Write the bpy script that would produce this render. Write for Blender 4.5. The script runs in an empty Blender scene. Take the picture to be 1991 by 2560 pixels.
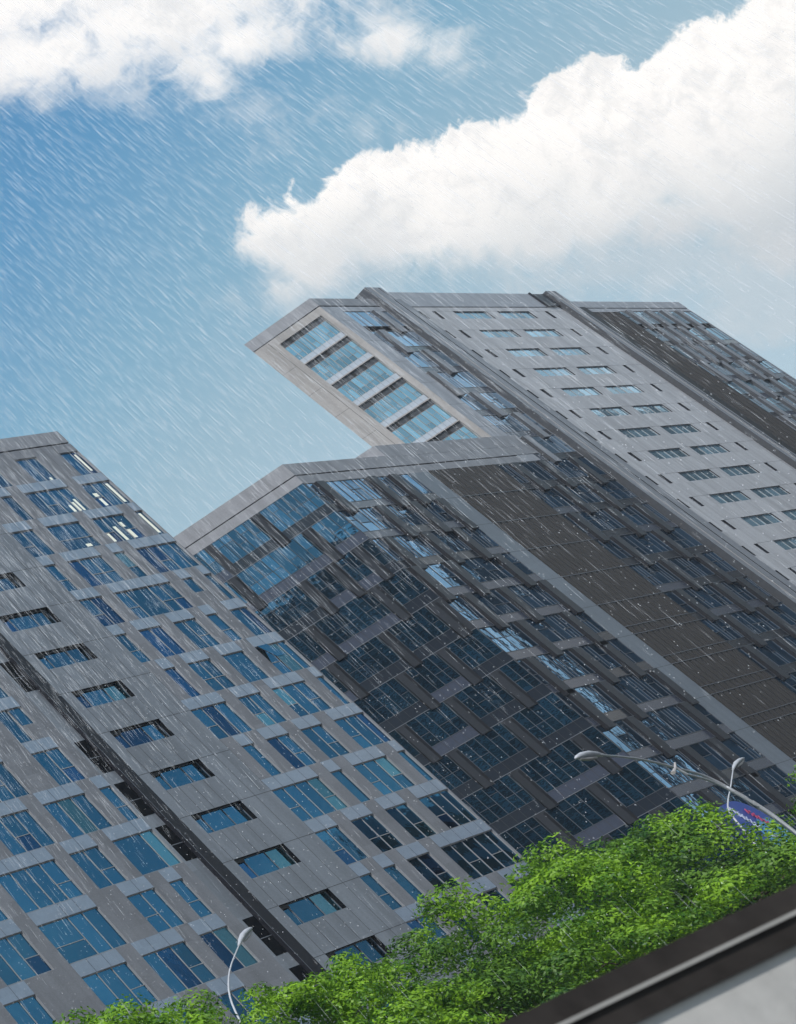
import bpy, math, random
from mathutils import Vector, Matrix
random.seed(7)
sc = bpy.context.scene
C = sc.collection
EZ = 1.55                     # eye height above the street
# ------------------------------------------------------------------ camera
F_PX, PX, PY = 3168.36, -1927.36, 2708.18
W = ((0.88851272, -0.23873694, 0.39185433), (-0.22355397, 0.52055167, 0.82404465), (-0.40071033, -0.81977474, 0.40914619))
cam = bpy.data.cameras.new('camera'); co = bpy.data.objects.new('camera', cam); C.objects.link(co)
m = Matrix(((W[0][0], -W[0][1], -W[0][2]), (W[1][0], -W[1][1], -W[1][2]), (W[2][0], -W[2][1], -W[2][2]))).to_4x4()
m.translation = (0, 0, EZ); co.matrix_world = m
cam.sensor_fit = 'AUTO'; cam.sensor_width = 36; cam.lens = F_PX / 2560 * 36
cam.shift_x = (995.5 - PX) / 2560; cam.shift_y = (PY - 1280) / 2560
cam.clip_start = 0.1; cam.clip_end = 6000
cam.dof.use_dof = True; cam.dof.focus_distance = 110; cam.dof.aperture_fstop = 1.9
sc.camera = co
# ------------------------------------------------------------------ sun and exposure
SUN_EL, SUN_AZ = math.radians(47), math.radians(203)      # azimuth measured from +X
S = Vector((math.cos(SUN_AZ) * math.cos(SUN_EL), math.sin(SUN_AZ) * math.cos(SUN_EL), math.sin(SUN_EL)))
sl = bpy.data.lights.new('sun', 'SUN'); sl.energy = 3.7; sl.angle = math.radians(2.0); sl.color = (1, .96, .91)
so = bpy.data.objects.new('sun', sl); C.objects.link(so); so.rotation_euler = S.to_track_quat('Z', 'Y').to_euler()
sc.view_settings.view_transform = 'Standard'; sc.view_settings.look = 'None'; sc.view_settings.gamma = 1
sc.view_settings.exposure = 0.25
# ------------------------------------------------------------------ node helper
class NT:
    def __init__(s, tree): s.t = tree; s.n = tree.nodes; s.n.clear()
    def add(s, typ, ins=None, **kw):
        nd = s.n.new(typ)
        for k, v in kw.items(): setattr(nd, k, v)
        for k, v in (ins or {}).items():
            if isinstance(v, bpy.types.NodeSocket): s.t.links.new(v, nd.inputs[k])
            else: nd.inputs[k].default_value = v
        return nd
    def math(s, op, a, b=0.0, c=None, clamp=False):
        i = {0: a, 1: b}
        if c is not None: i[2] = c
        return s.add('ShaderNodeMath', i, operation=op, use_clamp=clamp).outputs[0]
    def ramp(s, v, a, b, c=0.0, d=1.0, smooth=True):
        return s.add('ShaderNodeMapRange', {'Value': v, 'From Min': a, 'From Max': b, 'To Min': c, 'To Max': d},
                     interpolation_type='SMOOTHSTEP' if smooth else 'LINEAR').outputs[0]
    def mix(s, f, a, b):
        nd = s.n.new('ShaderNodeMix'); nd.data_type = 'RGBA'
        for idx, v in ((0, f), (6, a), (7, b)):
            if isinstance(v, bpy.types.NodeSocket): s.t.links.new(v, nd.inputs[idx])
            else: nd.inputs[idx].default_value = v
        return nd.outputs[2]
# ------------------------------------------------------------------ sky
w = bpy.data.worlds.new('World'); sc.world = w; w.use_nodes = True
N = NT(w.node_tree)
tc = N.add('ShaderNodeTexCoord').outputs['Generated']
d = N.add('ShaderNodeVectorMath', {0: tc}, operation='NORMALIZE').outputs[0]
sky = N.add('ShaderNodeTexSky', sky_type='NISHITA', sun_disc=False, sun_elevation=SUN_EL,
            sun_rotation=math.pi / 2 - SUN_AZ, air_density=1.0, dust_density=0.6, ozone_density=2.0).outputs[0]
def dot(v): return N.add('ShaderNodeVectorMath', {0: d, 1: v}, operation='DOT_PRODUCT').outputs['Value']
# a fixed frame of the heavens (bearing / height axes turned by a quarter of a right angle) in which the cloud banks are laid out
ax, ay, az = dot([W[i][0] for i in range(3)]), dot([W[i][1] for i in range(3)]), dot([W[i][2] for i in range(3)])
azc = N.math('MAXIMUM', az, 0.05)
qx = N.math('MULTIPLY_ADD', N.math('DIVIDE', ax, azc), F_PX / 1171.8, PX / 1171.8)
qy = N.math('MULTIPLY_ADD', N.math('DIVIDE', ay, azc), F_PX / 1171.8, PY / 1171.8)
q = N.add('ShaderNodeCombineXYZ', {0: qx, 1: qy, 2: 0.0}).outputs[0]
n1 = N.add('ShaderNodeTexNoise', {'Vector': q, 'Scale': 4.2, 'Detail': 9.0, 'Roughness': 0.62, 'Distortion': 0.25}).outputs[0]
n4 = N.add('ShaderNodeTexNoise', {'Vector': q, 'Scale': 15.0, 'Detail': 8.0, 'Roughness': 0.68, 'Distortion': 0.6}).outputs[0]
n2 = N.add('ShaderNodeTexNoise', {'Vector': q, 'Scale': 1.5, 'Detail': 5.0, 'Roughness': 0.5}).outputs[0]
def blob(cx, cy, rx, ry, ang):
    mp = N.add('ShaderNodeMapping', {'Vector': q, 'Location': (cx, cy, 0), 'Rotation': (0, 0, math.radians(ang)), 'Scale': (rx, ry, 1)}, vector_type='TEXTURE').outputs[0]
    ln = N.add('ShaderNodeVectorMath', {0: mp}, operation='LENGTH').outputs['Value']
    return N.math('MULTIPLY', N.math('SUBTRACT', 1.0, ln), min(rx, ry))
def union(bl):
    r = None
    for b in bl:
        v = blob(*b)
        r = v if r is None else N.math('SMOOTH_MAX', r, v, 0.03)
    return r
BANK = [(.66, .53, .155, .125, 15), (.80, .46, .20, .14, -10), (.56, .52, .09, .055, -30), (.63, .43, .05, .04, 0), (1.02, .42, .32, .165, -18), (1.28, .33, .27, .20, -25),
        (1.55, .22, .32, .20, -28), (1.72, .30, .34, .33, 0), (1.15, .49, .42, .12, -8), (.61, .62, .09, .07, 40), (1.9, .2, .4, .35, 0), (1.5, .45, .3, .1, -12)]
TOPL = [(.0, .0, .40, .11, -8), (.10, .11, .28, .085, -8), (.30, .04, .42, .085, -10), (.50, .09, .17, .07, -25), (.05, .02, .25, .06, 0), (.84, .08, .11, .035, 8), (.45, .17, .05, .05, 10)]
WISP = [(1.55, .66, .13, .05, 15), (1.35, .57, .35, .07, -6), (1.68, .55, .2, .2, 0), (.72, .62, .1, .03, 0), (.25, .20, .25, .03, 8)]
nf = N.math('ADD', N.math('MULTIPLY', N.math('SUBTRACT', n1, 0.5), 1.1), N.math('MULTIPLY', N.math('SUBTRACT', n4, 0.5), 0.62))
vb = N.math('MULTIPLY_ADD', nf, .17, union(BANK))
vt = N.math('MULTIPLY_ADD', nf, .24, union(TOPL))
vw = N.math('MULTIPLY_ADD', nf, .30, union(WISP))
under = N.ramp(N.math('MULTIPLY_ADD', N.math('SUBTRACT', n2, 0.5), 0.5, N.math('MULTIPLY_ADD', qx, 0.27, qy)), 0.55, 0.95)
cb = N.add('ShaderNodeMapRange', {'Value': vb, 'From Min': N.math('MULTIPLY', under, -0.03), 'From Max': N.math('MULTIPLY_ADD', under, 0.10, 0.022)}, interpolation_type='SMOOTHSTEP').outputs[0]
ct = N.math('MULTIPLY', N.ramp(vt, -0.05, 0.06), 0.93)
cw = N.math('MULTIPLY', N.ramp(vw, -0.05, 0.08), 0.5)
front = N.math('MAXIMUM', N.math('MAXIMUM', cb, ct), cw)
front = N.math('MULTIPLY', front, N.ramp(az, 0.35, 0.5))
n3 = N.add('ShaderNodeTexNoise', {'Vector': d, 'Scale': 2.6, 'Detail': 8.0, 'Roughness': 0.6}).outputs[0]
yv = dot((0, 1, 0))
back = N.math('MULTIPLY', N.ramp(n3, 0.5, 0.66), N.ramp(yv, 0.0, -0.2))
cl = N.math('MAXIMUM', front, back)
# body shading of the bank: denser, greyer towards its underside, seen in its own thickness
ccol = N.mix(under, (0.93, 0.90, 0.87, 1), (0.52, 0.56, 0.59, 1))
ccol = N.mix(N.ramp(N.math('MULTIPLY_ADD', n4, .5, N.math('MULTIPLY', n1, .5)), .46, .62, 0, .5), ccol, (0.60, 0.62, 0.64, 1))
zv = dot((0, 0, 1))
SKS = 0.095
skyc = N.add('ShaderNodeVectorMath', {0: sky, 1: (SKS, SKS, SKS)}, operation='MULTIPLY').outputs[0]
tint = N.add('ShaderNodeVectorMath', {0: skyc, 1: (0.9, 1.0, 0.95)}, operation='MULTIPLY').outputs[0]
cr_ = N.add('ShaderNodeValToRGB', {0: zv}); el_ = cr_.color_ramp.elements
for e_i, (p_, c_) in enumerate(((.0, (.50, .60, .66)), (.27, (.43, .56, .63)), (.37, (.33, .48, .56)), (.44, (.22, .41, .54)), (.53, (.10, .29, .50)), (.75, (.03, .15, .40)))):
    e_ = el_[e_i] if e_i < 2 else el_.new(p_)
    e_.position = p_; e_.color = (*c_, 1)
hz = N.mix(0.8, tint, cr_.outputs[0])
vx = dot((1, 0, 0))
fin = N.mix(cl, hz, ccol)
bg = N.add('ShaderNodeBackground', {'Color': fin, 'Strength': 1.0}).outputs[0]
N.add('ShaderNodeOutputWorld', {'Surface': bg})
# ------------------------------------------------------------------ materials
def mat(name, col, rough=.7, metal=0.0, noise=0.0, nscale=3.0, cell=None, cellamt=0.0, bump=0.0, spec=.4, stain=0.0, trans=0.0):
    M = bpy.data.materials.new(name); M.use_nodes = True; T = NT(M.node_tree)
    uv = T.add('ShaderNodeTexCoord').outputs['Object']
    c = (*col, 1)
    out = c
    fac = 1.0
    if noise:
        nz = T.add('ShaderNodeTexNoise', {'Vector': uv, 'Scale': nscale, 'Detail': 6.0, 'Roughness': .65}).outputs[0]
        fac = T.ramp(nz, .3, .7, 1 - noise, 1 + noise, False)
    if stain:
        mp = T.add('ShaderNodeMapping', {'Vector': uv, 'Scale': (1.3, 1.3, .06)}).outputs[0]
        st = T.add('ShaderNodeTexNoise', {'Vector': mp, 'Scale': 1.0, 'Detail': 5.0}).outputs[0]
        fac = T.math('MULTIPLY', T.ramp(st, .35, .7, 1.0, 1 - stain), fac)
    if cell:
        u2 = T.add('ShaderNodeUVMap').outputs[0]
        dv = T.add('ShaderNodeVectorMath', {0: u2, 1: (cell[0], cell[1], 1)}, operation='DIVIDE').outputs[0]
        fl = T.add('ShaderNodeVectorMath', {0: dv}, operation='FLOOR').outputs[0]
        wn = T.add('ShaderNodeTexWhiteNoise', {'Vector': fl}).outputs[0]
        fac = T.math('MULTIPLY', T.ramp(wn, 0, 1, 1 - cellamt, 1 + cellamt, False), fac)
    if noise or cell or stain:
        out = T.add('ShaderNodeVectorMath', {0: col, 'Scale': fac}, operation='SCALE').outputs[0]
    b = T.add('ShaderNodeBsdfPrincipled', {'Base Color': out, 'Roughness': rough, 'Metallic': metal, 'Specular IOR Level': spec})
    if trans: b.inputs['Transmission Weight'].default_value = trans
    if bump:
        bn = T.add('ShaderNodeTexNoise', {'Vector': uv, 'Scale': nscale * 3, 'Detail': 4.0}).outputs[0]
        T.t.links.new(T.add('ShaderNodeBump', {'Strength': bump, 'Distance': .02, 'Height': bn}).outputs[0], b.inputs['Normal'])
    T.add('ShaderNodeOutputMaterial', {'Surface': b.outputs[0]})
    return M
def glass(name, col, interior, wave=.15, scale=.9, mixf=.8, lo=.6, hi=1.3):
    """Coated curtain-wall glass: tinted mirror over a dim interior, gently wavy panes of slightly different tint."""
    M = bpy.data.materials.new(name); M.use_nodes = True; T = NT(M.node_tree)
    oc = T.add('ShaderNodeTexCoord').outputs['Object']
    u2 = T.add('ShaderNodeUVMap').outputs[0]       # one value per pane
    wn = T.add('ShaderNodeTexWhiteNoise', {'Vector': T.add('ShaderNodeVectorMath', {0: u2}, operation='FLOOR').outputs[0]}, noise_dimensions='2D')
    k = T.ramp(wn.outputs[0], 0, 1, lo, hi, False)
    ac = T.add('ShaderNodeVectorMath', {0: col, 'Scale': k}, operation='SCALE').outputs[0]
    nz = T.add('ShaderNodeTexNoise', {'Vector': oc, 'Scale': scale, 'Detail': 3.0}).outputs[0]
    bp = T.add('ShaderNodeBump', {'Strength': wave, 'Distance': .05, 'Height': nz}).outputs[0]
    gl = T.add('ShaderNodeBsdfGlossy', {'Color': ac, 'Roughness': .03, 'Normal': bp}).outputs[0]
    ic = T.add('ShaderNodeVectorMath', {0: interior, 'Scale': T.ramp(wn.outputs[1], .3, 1, .6, 1.6, False)}, operation='SCALE').outputs[0]
    df = T.add('ShaderNodeBsdfDiffuse', {'Color': ic}).outputs[0]
    mx = T.add('ShaderNodeMixShader', {0: mixf, 1: df, 2: gl}).outputs[0]
    T.add('ShaderNodeOutputMaterial', {'Surface': mx})
    return M
MT = dict(
 stoneA=mat('grey_stone_panel', (.20, .225, .258), .6, noise=.10, nscale=7, cell=(1.305, 3.84), cellamt=.09, stain=.2),
 stoneB=mat('brown_grey_stone_panel', (.190, .200, .222), .6, noise=.12, nscale=9, cell=(1.305, 1.0), cellamt=.09, stain=.16),
 stoneC=mat('pale_metal_panel', (.34, .36, .40), .5, noise=.08, nscale=5, cell=(1.3, 3.85), cellamt=.07, stain=.22),
 stoneL=mat('light_stone_panel', (.47, .48, .505), .6, noise=.08, nscale=5, cell=(1.3, 3.85), cellamt=.09, stain=.2),
 stoneT=mat('warm_grey_stone_panel', (.31, .30, .295), .6, noise=.08, nscale=5, cell=(1.3, 3.84), cellamt=.09, stain=.2),
 finside=mat('fin_metal_and_head_shade', (.04, .044, .052), .5, noise=.15),  # also colours the strips standing in for shade above tower side windows
 pillar=mat('blue_grey_panel', (.15, .18, .215), .5, noise=.08, nscale=4, cell=(4, 3.85), cellamt=.07, stain=.12),
 parapet=mat('parapet_panel', (.25, .26, .285), .55, noise=.10, nscale=6, cell=(1.3, 9), cellamt=.06, stain=.22),
 joint=mat('dark_joint', (.03, .03, .035), .9),  # plain dark colour of the panel joints
 dark=mat('dark_metal', (.010, .011, .016), .5, noise=.25, nscale=4, spec=.2),
 black=mat('black_pane_and_reveal_shade', (.004, .005, .007), .7, spec=.03),  # dark glass strips, and window reveals with recess shade in the colour
 bay=mat('dimmed_bay_panel', (.018, .022, .030), .5, noise=.15, nscale=5, stain=.25),  # podium copy, the dimness of the lower block put into its colour
 bayT=mat('hazed_bay_panel', (.23, .245, .275), .5, noise=.12, nscale=5, stain=.2),  # tower copy of the bay panel, paled in colour to stand for haze
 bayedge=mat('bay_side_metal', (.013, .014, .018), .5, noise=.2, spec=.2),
 slat=mat('brown_ribbed_cladding', (.009, .0085, .009), .6, noise=.2, nscale=4, stain=.2),
 rib=mat('cladding_rib', (.027, .0255, .026), .6, noise=.2, nscale=6),
 trim=mat('aluminium_frame', (.30, .30, .31), .45, metal=.3),
 frame=mat('dark_window_frame', (.13, .145, .17), .45, metal=.2),
 framed=mat('slim_grey_mullion', (.065, .075, .09), .5),
 framel=mat('warm_window_frame', (.30, .27, .25), .5),
 spandrel=mat('pale_blue_spandrel_glass', (.20, .26, .34), .3, noise=.08, nscale=5, cell=(1.305, 1.95), cellamt=.06, spec=.6),
 spandrelF=mat('lavender_spandrel_glass', (.045, .056, .085), .25, noise=.12, nscale=5, spec=.6),
 spandrelD=mat('dark_spandrel_glass', (.014, .02, .03), .2, noise=.12, nscale=5, spec=.6),
 spandrelL=mat('white_blue_spandrel', (.34, .39, .45), .35, noise=.08, nscale=6),
 asphalt=mat('asphalt', (.05, .05, .052), .9, noise=.2, nscale=2, bump=.3),
 paving=mat('paving', (.22, .21, .20), .85, noise=.15, nscale=1.5),
 conc=mat('pale_concrete', (.50, .49, .47), .8, noise=.16, nscale=1.6, bump=.3, stain=.22),
 rail=mat('dark_painted_rail', (.034, .030, .028), 1.0, noise=.35, nscale=3, spec=.1),
 stripe=mat('pale_rail_trim', (.34, .33, .31), .5, noise=.1),
 lamp=mat('galvanised_lamp_steel', (.42, .44, .47), .5, metal=.1, noise=.1),
 lens=mat('lamp_lens', (.36, .34, .33), .4),
 bark=mat('bark', (.06, .045, .035), .9, noise=.4, nscale=5, bump=.6),
 hedge=mat('dark_hedge', (.02, .045, .015), .9, noise=.5, nscale=2),
 blue=mat('blue_sign_face', (.02, .07, .36), .35), sky=mat('light_blue_sign_face', (.08, .35, .62), .35),
 navy=mat('navy_sign_face', (.015, .02, .10), .35), white=mat('white_lettering', (.35, .40, .55), .4), red=mat('red_lettering', (.32, .05, .12), .4),
 gA=glass('blue_tinted_glass', (.045, .18, .32), (.018, .055, .072), lo=.75, hi=1.15, mixf=.76),
 gA2=glass('teal_tinted_glass', (.10, .27, .36), (.02, .08, .10), wave=.3), gA3=glass('deep_blue_glass', (.03, .12, .26), (.006, .02, .04)),
 gF=glass('grey_blue_glass', (.20, .37, .55), (.014, .050, .100), wave=.3, mixf=.75),
 gT2=glass('tower_bay_glass', (.62, .80, .98), (.15, .24, .33), lo=.8, mixf=.62), gS=glass('pale_blue_glass', (.66, .84, .95), (.20, .32, .40), mixf=.6, lo=.7),
 gL=glass('teal_glass', (.09, .25, .38), (.008, .040, .070), wave=.35, mixf=.74),
 gT=glass('cyan_glass', (.42, .64, .74), (.05, .10, .12), lo=.7),
)
def emis(name, col, s):
    M = bpy.data.materials.new(name); M.use_nodes = True; T = NT(M.node_tree)
    T.add('ShaderNodeOutputMaterial', {'Surface': T.add('ShaderNodeEmission', {'Color': (*col, 1), 'Strength': s}).outputs[0]}); return M
MT['lit'] = emis('ceiling_light_panel', (.78, .82, .72), .8)
def leafmat(name, c1, c2):
    M = bpy.data.materials.new(name); M.use_nodes = True; T = NT(M.node_tree)
    oc = T.add('ShaderNodeTexCoord').outputs['Object']
    a = T.add('ShaderNodeTexNoise', {'Vector': oc, 'Scale': .7, 'Detail': 3.0}).outputs[0]
    g = T.add('ShaderNodeNewGeometry').outputs['Random Per Island']
    f = T.math('ADD', T.ramp(a, .40, .60, 0, .65), T.math('MULTIPLY', g, .4), clamp=True)
    c = T.mix(f, (*c1, 1), (*c2, 1))
    di = T.add('ShaderNodeBsdfPrincipled', {'Base Color': c, 'Roughness': .5, 'Specular IOR Level': .3}).outputs[0]
    tr = T.add('ShaderNodeBsdfTranslucent', {'Color': T.add('ShaderNodeVectorMath', {0: c, 1: (1.5, 1.6, .6)}, operation='MULTIPLY').outputs[0]}).outputs[0]
    T.add('ShaderNodeOutputMaterial', {'Surface': T.add('ShaderNodeMixShader', {0: .22, 1: di, 2: tr}).outputs[0]}); return M
MT['leaf'] = leafmat('street_tree_leaves', (.016, .085, .007), (.22, .40, .020))
MT['leaf2'] = leafmat('deep_green_leaves', (.012, .06, .010), (.12, .24, .022))
# ------------------------------------------------------------------ mesh helpers
class MB:
    def __init__(s): s.v = []; s.f = []; s.m = []; s.uv = []; s.mats = []
    def mi(s, m):
        if m not in s.mats: s.mats.append(m)
        return s.mats.index(m)
    def face(s, pts, m, uv=None):
        i = len(s.v); s.v += [tuple(p) for p in pts]; s.f.append(tuple(range(i, i + len(pts)))); s.m.append(s.mi(m))
        s.uv += uv if uv else [(0, 0)] * len(pts)
    def hexa(s, p, m):       # p: 4 bottom/back then 4 front corners
        for a in ((0, 3, 2, 1), (4, 5, 6, 7), (0, 1, 5, 4), (1, 2, 6, 5), (2, 3, 7, 6), (3, 0, 4, 7)):
            s.face([p[k] for k in a], m)
    def tube(s, pts, rad, m, n=10):
        pts = [Vector(p) for p in pts]; rings = []
        for i, p in enumerate(pts):
            t = (pts[min(i + 1, len(pts) - 1)] - pts[max(i - 1, 0)]).normalized()
            a = t.cross(Vector((0, 0, 1)) if abs(t.z) < .9 else Vector((0, 1, 0))).normalized(); b = t.cross(a)
            rings.append([p + (a * math.cos(2 * math.pi * k / n) + b * math.sin(2 * math.pi * k / n)) * rad[i] for k in range(n)])
        for i in range(len(pts) - 1):
            for k in range(n): s.face([rings[i][k], rings[i][(k + 1) % n], rings[i + 1][(k + 1) % n], rings[i + 1][k]], m)
        s.face(rings[0][::-1], m); s.face(rings[-1], m)
    def build(s, name, parent=None, smooth=False):
        me = bpy.data.meshes.new(name); me.from_pydata(s.v, [], s.f)
        for k in s.mats: me.materials.append(MT[k] if isinstance(k, str) else k)
        me.polygons.foreach_set('material_index', s.m)
        ul = me.uv_layers.new(name='UVMap'); ul.data.foreach_set('uv', [c for p in s.uv for c in p])
        if smooth: me.polygons.foreach_set('use_smooth', [True] * len(s.f))
        me.update()
        o = bpy.data.objects.new(name, me); C.objects.link(o)
        if parent: o.parent = parent; o.matrix_parent_inverse = parent.matrix_world.inverted()
        return o
def tag(o, label=None, cat=None, group=None, kind=None):
    for k, v in (('label', label), ('category', cat), ('group', group), ('kind', kind)):
        if v: o[k] = v
    return o
def empty(name, loc, label, cat, group=None):
    o = bpy.data.objects.new(name, None); C.objects.link(o); o.location = loc
    o.matrix_world = Matrix.Translation(loc); o.empty_display_size = .5
    return tag(o, label, cat, group)
class Fac:
    """A facade plane: origin, run direction, outward normal; u runs along it, z is height above eye level, d stands proud."""
    def __init__(s, o, dr, s_=1.0, flip=1):
        s.o = Vector((o[0], o[1], 0)); s.d = Vector((dr[0], dr[1], 0)).normalized(); s.n = Vector((s.d.y, -s.d.x, 0)) * flip; s.k = s_
    def P(s, u, z, d=0.0):
        p = s.o + s.d * (u * s.k) + s.n * d; return (p.x, p.y, z * s.k + EZ)
    def quad(s, mb, u0, u1, z0, z1, d, m, d2=None):
        mb.face([s.P(u0, z0, d), s.P(u1, z0, d), s.P(u1, z1, d), s.P(u0, z1, d)], m, [(u0 * s.k, z0 * s.k), (u1 * s.k, z0 * s.k), (u1 * s.k, z1 * s.k), (u0 * s.k, z1 * s.k)])
    def box(s, mb, u0, u1, z0, z1, d0, d1, m, side=None):
        sd = side or m
        s.quad(mb, u0, u1, z0, z1, d1, m)
        for a in (((u0, z0), (u0, z1)), ((u0, z1), (u1, z1)), ((u1, z1), (u1, z0)), ((u1, z0), (u0, z0))):
            (ua, za), (ub, zb) = a
            mb.face([s.P(ua, za, d0), s.P(ub, zb, d0), s.P(ub, zb, d1), s.P(ua, za, d1)], sd)
    def wall(s, mb, u0, u1, z0, z1, holes, m, depth=.2, rm=None, zmat=None, d=0.0):
        us = sorted({u0, u1, *[min(max(x, u0), u1) for h in holes for x in h[:2]]}); zs = sorted({z0, z1, *[min(max(x, z0), z1) for h in holes for x in h[2:4]]})
        for j in range(len(zs) - 1):
            zc = (zs[j] + zs[j + 1]) / 2; run = None
            row = [h for h in holes if h[2] <= zc <= h[3]]
            for i in range(len(us) - 1):
                uc = (us[i] + us[i + 1]) / 2
                inh = any(h[0] <= uc <= h[1] for h in row)
                mm = zmat(uc, zc) if zmat else m
                if inh:
                    if run: s.quad(mb, run[0], us[i], zs[j], zs[j + 1], d, run[1]); run = None
                else:
                    if run and run[1] != mm: s.quad(mb, run[0], us[i], zs[j], zs[j + 1], d, run[1]); run = None
                    if not run: run = (us[i], mm)
            if run: s.quad(mb, run[0], us[-1], zs[j], zs[j + 1], d, run[1])
        for h in holes:
            dp = h[4] if len(h) > 4 else depth
            for (ua, za), (ub, zb) in (((h[0], h[2]), (h[0], h[3])), ((h[0], h[3]), (h[1], h[3])), ((h[1], h[3]), (h[1], h[2])), ((h[1], h[2]), (h[0], h[2]))):
                mb.face([s.P(ua, za, d - dp), s.P(ub, zb, d - dp), s.P(ub, zb, d), s.P(ua, za, d)], (h[5] if len(h) > 5 else rm) or m)
PANE = [0]
def window(fac, parent, u0, u1, z0, z1, depth=.14, mod=None, gm='gA', fm='trim', trans=None, bw=.05, name='window', cuts=None, notch=None, wall_d=0.0):
    """A window part (frame and mullions) with its glazing as the sub-part."""
    k = fac.k; b = bw / k; D = wall_d - depth
    fr = MB(); gl = MB()
    cs = [u0] + (cuts if cuts is not None else ([u0 + (u1 - u0) * i / max(1, round((u1 - u0) / mod)) for i in range(1, max(1, round((u1 - u0) / mod)))] if mod else [])) + [u1]
    for (a, c_, e, f_) in ((u0, u1, z0, z0 + b), (u0, u1, z1 - b, z1), (u0, u0 + b, z0 + b, z1 - b), (u1 - b, u1, z0 + b, z1 - b)):
        fac.box(fr, a, c_, e, f_, D, D + .06, fm)
    for c_ in cs[1:-1]: fac.box(fr, c_ - b / 2, c_ + b / 2, z0 + b, z1 - b, D, D + .06, fm)
    for i in range(len(cs) - 1):
        a, c_ = cs[i], cs[i + 1]
        zz = [z0, z1]
        if trans and trans[i % len(trans)]:
            t = z0 + (z1 - z0) * trans[i % len(trans)]; zz = [z0, t, z1]
            fac.box(fr, a + b / 2, c_ - b / 2, t - b / 2, t + b / 2, D, D + .055, fm)
        for j in range(len(zz) - 1):
            ta, tb = random.gauss(0, .0035), random.gauss(0, .0035)     # each pane hangs a touch out of true
            w_, h_ = (c_ - a) * k / 2, (zz[j + 1] - zz[j]) * k / 2
            g_m = gm if gm != 'gA' or random.random() < .78 else random.choice(('gA2', 'gA3'))
            PANE[0] += 1; uu = (PANE[0] % 97 + .5, PANE[0] // 97 + .5)
            gl.face([fac.P(a, zz[j], D + .02 - ta * w_ - tb * h_), fac.P(c_, zz[j], D + .02 + ta * w_ - tb * h_), fac.P(c_, zz[j + 1], D + .02 + ta * w_ + tb * h_), fac.P(a, zz[j + 1], D + .02 - ta * w_ + tb * h_)], g_m, [uu] * 4)
    o = fr.build(name, parent); gl.build('pane', o)
    return o
# ------------------------------------------------------------------ the setting
g = MB(); g.face([(-1500, -1500, 0), (2500, -1500, 0), (2500, 2500, 0), (-1500, 2500, 0)], 'asphalt'); tag(g.build('ground'), kind='structure')
pv = MB(); pv.hexa([(-60, 25, 0), (320, 25, 0), (320, 43.2, 0), (-60, 43.2, 0), (-60, 25, .13), (320, 25, .13), (320, 43.2, .13), (-60, 43.2, .13)], 'paving'); tag(pv.build('pavement'), kind='structure')
# ================================================================== building A (left, gridded windows)
dF1 = (.99829596, -.05835421)
FA = Fac((0, 50), dF1, .5); FA.o = Vector((0, 50, 0))
bA = empty('apartment_building', FA.P(205, -EZ / .5), 'grey stone-clad block at left with staggered deep blue windows and a dark vertical fin', 'building')
G = [200.4, 203.0, 205.6, 208.3, 210.9, 213.5, 216.1, 218.7, 221.2, 223.9, 226.6, 229.3, 231.1]   # right-hand grid
H = [122.0, 124.6, 127.2, 129.1, 131.8, 134.4, 137.0, 139.6, 142.2, 144.8, 147.4, 150.1, 152.7, 155.3, 158.0, 160.6, 163.3, 166.0, 168.6, 171.3, 174.0, 176.4]
ZT = [114.8 - 7.68 * i for i in range(15)]
# (row, from, to, cuts by grid index, half = glazing that stops half way down in the last bay)
RW = {0: [(2, 4, ''), (6, 8, ''), (10, 12, '')], 1: [(2, 3, ''), (4, 8, '0t00'), (9, 12, 't00')], 2: [(0, 2, 't0'), (3, 6, 't|'), (7, 10, 't0t'), (11, 12, '')],
      3: [(0, 1, 't'), (2, 5, '0tt'), (6, 7, 't'), (8, 12, '0t00')], 4: [(0, 2, 't0'), (3, 8, 't0|tt'), (9, 10, 'h'), (11, 12, '')],
      5: [(0, 1, 't'), (2, 4, '00'), (5, 7, '0t'), (8, 9, 't'), (10, 12, '00')], 6: [(1, 2, ''), (3, 5, 'tt'), (6, 8, '|'), (9, 12, 't00')],
      7: [(0, 3, 't00'), (4, 6, 't0'), (7, 10, 't0t'), (11, 12, '')], 8: [(1, 2, ''), (3, 5, '0t'), (6, 8, '0t'), (9, 12, 't00')],
      9: [(0, 4, 't00t'), (5, 6, ''), (7, 10, 't0t'), (11, 12, '')], 10: [(0, 2, 't0'), (3, 5, 'tt'), (6, 8, '0t'), (9, 12, 't00')],
      11: [(0, 1, 't'), (2, 3, ''), (4, 6, '0t'), (7, 12, '0t0t0')], 12: [(0, 2, '0t'), (3, 4, ''), (6, 8, 't0'), (9, 12, '000')],
      13: [(1, 2, ''), (4, 7, '0t0'), (9, 12, 't0t')], 14: [(0, 3, '000'), (5, 8, '000'), (9, 12, '000')]}
LW = {5: [(18, 20, '0t')], 6: [(18, 20, '0h')], 7: [(13, 16, '0t0'), (18, 20, '0t')], 8: [(10, 11, ''), (12, 15, '0t0'), (16, 19, '000'), (20, 21, 't')],
      9: [(7, 9, 't0'), (10, 14, '000t'), (15, 17, '0t'), (18, 21, '0|0')], 10: [(6, 9, '00t'), (10, 14, 't|00'), (16, 18, 't0'), (19, 20, 't')],
      11: [(5, 7, 't0'), (10, 13, '00t'), (14, 17, '00t'), (18, 20, '00')], 12: [(4, 6, 't0'), (8, 11, '0t0'), (12, 14, '00'), (16, 18, '0t')],
      13: [(3, 6, '0t0'), (9, 12, '0t0'), (14, 17, '0t0'), (19, 20, '')], 14: [(2, 6, '0000'), (9, 13, '0000'), (15, 20, '00000')]}
holesA, holesL, winsA = [], [], []
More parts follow.
